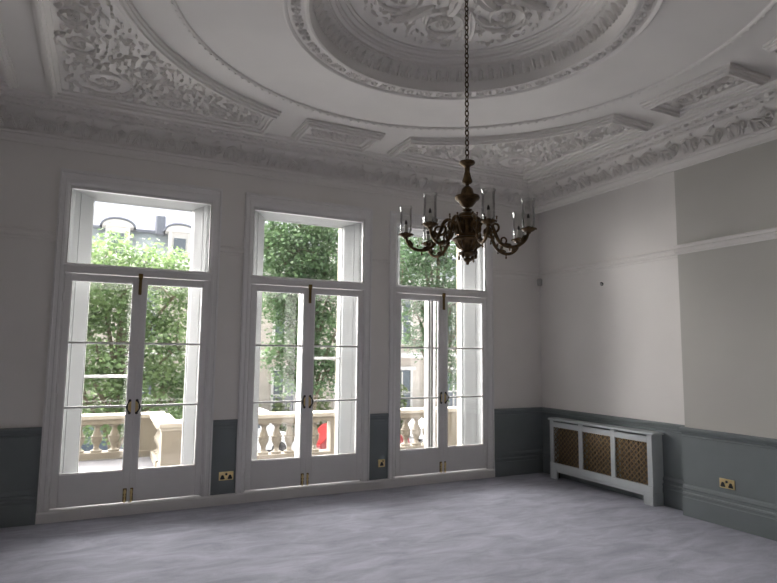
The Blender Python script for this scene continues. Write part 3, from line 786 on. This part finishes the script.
# ================================================================== OUTSIDE
struct('balcony_floor', box(box(B(), -9, -4.4, .50, 3.8, -.35, -.05), -4.4, 2.5, .50, 2.7, -.35, -.05), M['paver'], 'grey balcony floor outside the windows', 'balcony floor')
BAL = [(.080, 0), (.080, .025), (.055, .032), (.040, .045), (.034, .075), (.046, .11), (.070, .15), (.078, .18), (.070, .20), (.084, .205), (.084, .222), (.066, .228), (.060, .25), (.044, .285), (.034, .315), (.040, .345), (.055, .358), (.080, .365), (.080, .39)]
def balustrade(x0, x1, y, zt, label, n, piers=(), rot=0, zb=-.05, sp=.215):
    """along X, coping top zt"""
    o = thing('stone_balustrade', (x0, y, zb), label, 'balustrade', rz=rot)
    L = x1-x0; h = zt-zb
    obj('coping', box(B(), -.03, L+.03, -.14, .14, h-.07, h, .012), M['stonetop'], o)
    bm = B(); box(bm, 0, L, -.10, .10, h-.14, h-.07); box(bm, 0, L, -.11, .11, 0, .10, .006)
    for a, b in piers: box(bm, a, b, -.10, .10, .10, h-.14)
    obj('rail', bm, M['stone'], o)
    hb = h-.14-.10; first = None; x = .12; cnt = 0
    while x < L-.1:
        if not any(a-.07 < x < b+.07 for a, b in piers):
            if first is None:
                bm = B(); lathe(bm, [(r, z/.39*hb) for r, z in BAL], n=14); first = obj('baluster', bm, M['stone'], o, smooth=True); first.location = (x, 0, .10)
            else:
                c = first.copy(); COL.objects.link(c); c.parent = o; c.location = (x, 0, .10)
        x += sp
    return o
balustrade(-7.6, -4.45, 3.62, .60, 'cream stone balustrade at the far edge of the balcony outside the left window', 0, piers=((2.62, 3.15),), sp=.235)
balustrade(-4.52, -3.66, 2.54, .60, 'stone balustrade return running outward between the left and middle windows', 0, rot=PI/2, sp=.2)
P = thing('stone_pier', (-4.36, 2.30, -.05), 'square cream stone pier at the inner end of the balustrade return', 'pier')
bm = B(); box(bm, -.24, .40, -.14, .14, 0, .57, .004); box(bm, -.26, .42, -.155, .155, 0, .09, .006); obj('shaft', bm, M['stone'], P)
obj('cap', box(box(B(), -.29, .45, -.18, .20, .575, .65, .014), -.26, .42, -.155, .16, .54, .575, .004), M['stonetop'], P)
balustrade(-3.85, 2.2, 2.52, .645, 'long cream stone balustrade seen through the middle and right windows', 0, piers=((1.72, 2.45), (3.55, 4.4)), rot=-.04, sp=.195)

# street
struct('ground', box(B(), -60, 90, .7, 80, -3.2, -3.0), M['asphalt'], 'grey street far below the balcony', 'street')
# house across the street
def house():
    Hs = thing('terrace_house', (0, 24, -3), 'cream stone terrace house with grey mansard roof and dormers across the street', 'house')
    bm = B(); box(bm, -14, 26, 0, 8, 0, 9.0)
    for x in [1.65+3.5*v for v in range(-4, 7)]: box(bm, x-.22, x+.22, -.12, 0, 0, 8.7)
    obj('wall', bm, M['facade'], Hs)
    bm = B(); box(bm, -14, 26, -.5, .1, 8.6, 9.0, .05); box(bm, -14, 26, -.35, .05, 8.35, 8.6); box(bm, -14, 26, -.3, 0, 4.3, 4.6)
    obj('string_course', bm, M['facade2'], Hs)
    for x in [3.4+3.5*v for v in range(-4, 6)]:
        for z0 in (1.1, 5.2):
            bm = B(); box(bm, x-.72, x+.72, -.18, 0, z0-.15, z0); box(bm, x-.8, x+.8, -.25, 0, z0+2.5, z0+2.7)
            for xa, xb, za, zb in ((x-.68, x-.55, z0, z0+2.5), (x+.55, x+.68, z0, z0+2.5), (x-.04, x+.04, z0, z0+2.4), (x-.6, x+.6, z0+1.2, z0+1.27)): box(bm, xa, xb, -.10, 0, za, zb)
            f = obj('window', bm, M['facade2'], Hs); obj('pane', box(B(), x-.56, x+.56, -.03, -.01, z0, z0+2.5), M['wglass'], f)
    bm = B(); v = [(0.1, 9.0), (.65, 10.45), (.75, 10.45), (1.6, 12.4), (7, 13.2)]
    for j in (1, 2, 3):
        a = [bm.verts.new((-14, *v[j])), bm.verts.new((26, *v[j])), bm.verts.new((26, *v[j+1])), bm.verts.new((-14, *v[j+1]))]; bm.faces.new(a)
    rf = obj('roof', bm, M['slate'], Hs)
    bm = B(); bm.faces.new([bm.verts.new(p) for p in ((-14, *v[0]), (26, *v[0]), (26, *v[1]), (-14, *v[1]))]); obj('lower_roof', bm, M['slate2'], Hs)
    obj('roof_flashing', box(box(B(), -14, 26, .5, .75, 10.36, 10.5), -3.2, -2.75, .4, .9, 10.3, 11.3, .05), M['lead'], Hs)
    for x in (-10.2, -7.6, -4.9, -2.1, .8, 3.6, 6.4, 9.2, 12, 15):
        bm = B(); box(bm, x-.5, x+.5, -.1, 1.5, 8.9, 10.4); 
        for s in (-1, 1): box(bm, x+s*.45-.08, x+s*.45+.08, -.18, .0, 8.9, 10.4)
        # arched pediment
        N = 12; ft = []; bk = []
        for i in range(N+1):
            t = PI*i/N; px, pz = x-.68*math.cos(t), 10.4+.34*math.sin(t); ft.append(bm.verts.new((px, -.24, pz))); bk.append(bm.verts.new((px, 1.6, pz)))
        for i in range(N): bm.faces.new((ft[i], ft[i+1], bk[i+1], bk[i]))
        bm.faces.new(ft[::-1]); bm.faces.new((ft[0], ft[N], bk[N], bk[0])) 
        d = obj('dormer', bm, M['facade2'], Hs)
        obj('dormer_pane', box(B(), x-.28, x+.28, -.14, -.11, 9.0, 10.1), M['wglass'], d)
        bm = B()
        for i in range(N):
            t0, t1 = PI*i/N, PI*(i+1)/N
            q = [(x-r*math.cos(t), y, 10.4+r2*math.sin(t)) for t in (t0, t1) for r, r2, y in ((.70, .36, -.3), (.78, .44, -.3), (.78, .44, 1.6), (.70, .36, 1.6))]
            w = [bm.verts.new(p) for p in q]
            for j in range(4): bm.faces.new((w[j], w[(j+1) % 4], w[4+(j+1) % 4], w[4+j]))
        obj('dormer_hood', bm, M['lead'], d)
house()

# trees
def card(bm, p, s, r2):
    a = Vector((r2.gauss(0, 1), r2.gauss(0, 1), r2.gauss(0, .6))).normalized(); n = Vector((r2.gauss(0, .6), r2.gauss(0, .6), 1)).normalized()
    b = a.cross(n).normalized(); n = b.cross(a)
    pts = ((0, -.1, 0), (.25, .45, .06), (.55, .38, .03), (1, 0, -.08), (.55, -.38, .03), (.25, -.45, .06))
    v = [bm.verts.new(p+(a*x+b*y+n*z)*s) for x, y, z in pts]
    bm.faces.new((v[0], v[1], v[2], v[3])); bm.faces.new((v[0], v[3], v[4], v[5]))
def tree(loc, blobs, n, leafm, seed, size, label):
    r2 = random.Random(seed); T = thing('plane_tree', loc, label, 'tree', 'leafy street trees beyond the balcony')
    L = Vector(loc); bm = B(); zt = max(b[2] for b in blobs)
    tube(bm, [(0, .4, 0), (.05, .4, 1.5), (-.05, .3, 3), (.05, 0, zt-L.z)], [.20, .17, .13, .06], 10)
    for b in blobs:
        c = Vector(b[:3])-L; s = Vector((0, 0, max(1.5, c.z*.55)))
        tube(bm, [s, (s+c)/2+Vector((0, 0, .3)), c, c+Vector((r2.uniform(-.4, .4), r2.uniform(-.4, .4), b[3]*.5))], [.07, .05, .03, .015], 7)
        for q in range(5):
            e = c+Vector((r2.gauss(0, 1), r2.gauss(0, 1), r2.gauss(0, 1))).normalized()*b[3]*.8; tube(bm, [c, (c+e)/2+Vector((0, 0, .1)), e], [.04, .025, .01], 5)
    obj('trunk', bm, M['bark'], T)
    bm = B(); tot = sum(b[3]**2 for b in blobs)
    for b in blobs:
        c = Vector(b[:3])-L
        # twig clusters
        k = int(n*b[3]**2/tot/14)
        for _ in range(k):
            d = Vector((r2.gauss(0, 1), r2.gauss(0, 1), r2.gauss(0, 1))).normalized(); p = c+Vector((d.x, d.y, d.z*.85))*b[3]*(.45+.6*r2.random()**.6)
            for _2 in range(14): card(bm, p+Vector((r2.gauss(0, .16), r2.gauss(0, .16), r2.gauss(0, .12))), size*r2.uniform(.6, 1.2), r2)
    obj('foliage', bm, leafm, T, recalc=False)
tree((-4.9, 11.8, -3), [(-6.6, 11.8, 3.3, 1.5), (-5.6, 11.7, 3.6, 1.5), (-4.2, 11.8, 3.4, 1.5), (-3.1, 11.8, 3.7, 1.1), (-6.2, 11.8, 1.6, 1.4), (-4.8, 11.6, 1.6, 1.5), (-3.4, 11.8, 1.6, 1.3), (-5.6, 11.8, .1, 1.3), (-3.8, 11.8, .1, 1.3), (-3.0, 12, .3, .9), (-7.6, 12, 1.5, 1.4)], 26000, M['leaf1'], 1, .12, 'bright green leafy tree outside the left window')
tree((.9, 12.2, -3), [(-.35, 12.2, 5.0, .9), (.2, 12.2, 4.8, 1.3), (1.4, 12.2, 4.9, 1.3), (.2, 12, 3.4, 1.0), (1.4, 12.2, 3.4, 1.3), (1.5, 12, 2.0, 1.2), (.4, 12.1, 2.0, .9), (1.3, 12, .9, .8), (0.2, 12.2, 5.9, 1.2), (1.5, 12.2, 6.0, 1.0), (-.1, 12.2, 3.0, .8), (-.05, 12.1, 1.5, .7), (.3, 12.2, .7, .6)], 24000, M['leaf2'], 2, .12, 'mid green tall tree outside the middle window')
tree((6.1, 12.8, -3), [(4.6, 12.8, 4.9, 1.1), (5.8, 12.8, 4.7, 1.2), (5.1, 12.8, 3.2, .8), (6.7, 12.8, 3.4, 1.1), (5.2, 12.8, 2.0, .7), (6.6, 12.8, 1.9, .9), (5.2, 12.8, 5.9, 1.0), (6.5, 12.8, 5.8, .9), (7.8, 12.8, 3.8, 1.2), (6.5, 12.8, .9, .7)], 15000, M['leaf3'], 3, .12, 'deep green airy tree outside the right window')
# low shrubs between street and house
def shrub(loc, R, seed, n=500):
    r2 = random.Random(seed); bm = B()
    for _ in range(n):
        d = Vector((r2.gauss(0, 1), r2.gauss(0, 1), abs(r2.gauss(0, 1)))).normalized(); card(bm, Vector((d.x*R, d.y*R*.8, .15+d.z*R*4.2))*(.6+.45*r2.random()), .2*r2.uniform(.6, 1.2), r2)
    T = thing('garden_shrub', loc, 'leafy garden shrub in the row in front of the terrace house', 'shrub', 'garden shrubs along the house front')
    obj('foliage', bm, M['shrub'], T, recalc=False)
    bm = B(); tube(bm, [(0, 0, 0), (0, 0, R*2)], [.06, .03], 6); obj('stem', bm, M['bark'], T)
for i, x in enumerate((-8.2, -6.6, -5.2, -3.4, -1.9, -.4, 1.2, 2.9, 5.0, 7.6, 9.6, 12.2)): shrub((x, 22.6, -3), (.62, .55, .66, .58)[i % 4], 60+i)
# parked cars
def car(loc, rz, m, label, tall=0):
    C_ = thing('parked_car', loc, label, 'car', rz=rz)
    pf = [(-2.1, .35), (-2.15, .75), (-1.95, .95+tall*.9), (-1.5, 1.42+tall), (.35+tall, 1.45+tall), (1.05+tall*.3, .98), (2.05, .85), (2.15, .4), (1.7, .3), (-1.7, .3)]
    bm = B(); a = [bm.verts.new((x, -.82, z)) for x, z in pf]; b = [bm.verts.new((x, .82, z)) for x, z in pf]
    bm.faces.new(a); bm.faces.new(b[::-1])
    for i in range(len(pf)): bm.faces.new((a[i], b[i], b[(i+1) % len(pf)], a[(i+1) % len(pf)]))
    bmesh.ops.bevel(bm, geom=list(bm.edges), offset=.06, segments=2, affect='EDGES'); obj('body', bm, m, C_, smooth=True)
    bm = B()
    for s in (-1, 1): box(bm, -1.35, .2+tall*.5, s*.815-.012, s*.815+.012, .98+tall*.5, 1.32+tall)
    obj('side_window', bm, M['wglass'], C_)
    for x in (-1.35, 1.35):
        for s in (-1, 1):
            bm = B(); lathe(bm, [(0, -.1), (.31, -.1), (.33, -.06), (.33, .06), (.31, .1), (0, .1)], (x, s*.76, .33), 18, 'y'); obj('wheel', bm, M['rubber'], C_)
car((.6, 20.2, -3), 0, M['white_car'], 'white van parked across the street, seen between the balusters', .55)
car((5.2, 18.0, -3), 0, M['red_car'], 'red car parked in the street beyond the solid part of the long balustrade')
car((-5.6, 20.2, -3), 0, M['blue_car'], 'dark blue car parked across the street beyond the left balustrade')
car((11.2, 20.2, -3), 0, M['white_car'], 'white car parked across the street, seen through the right window')
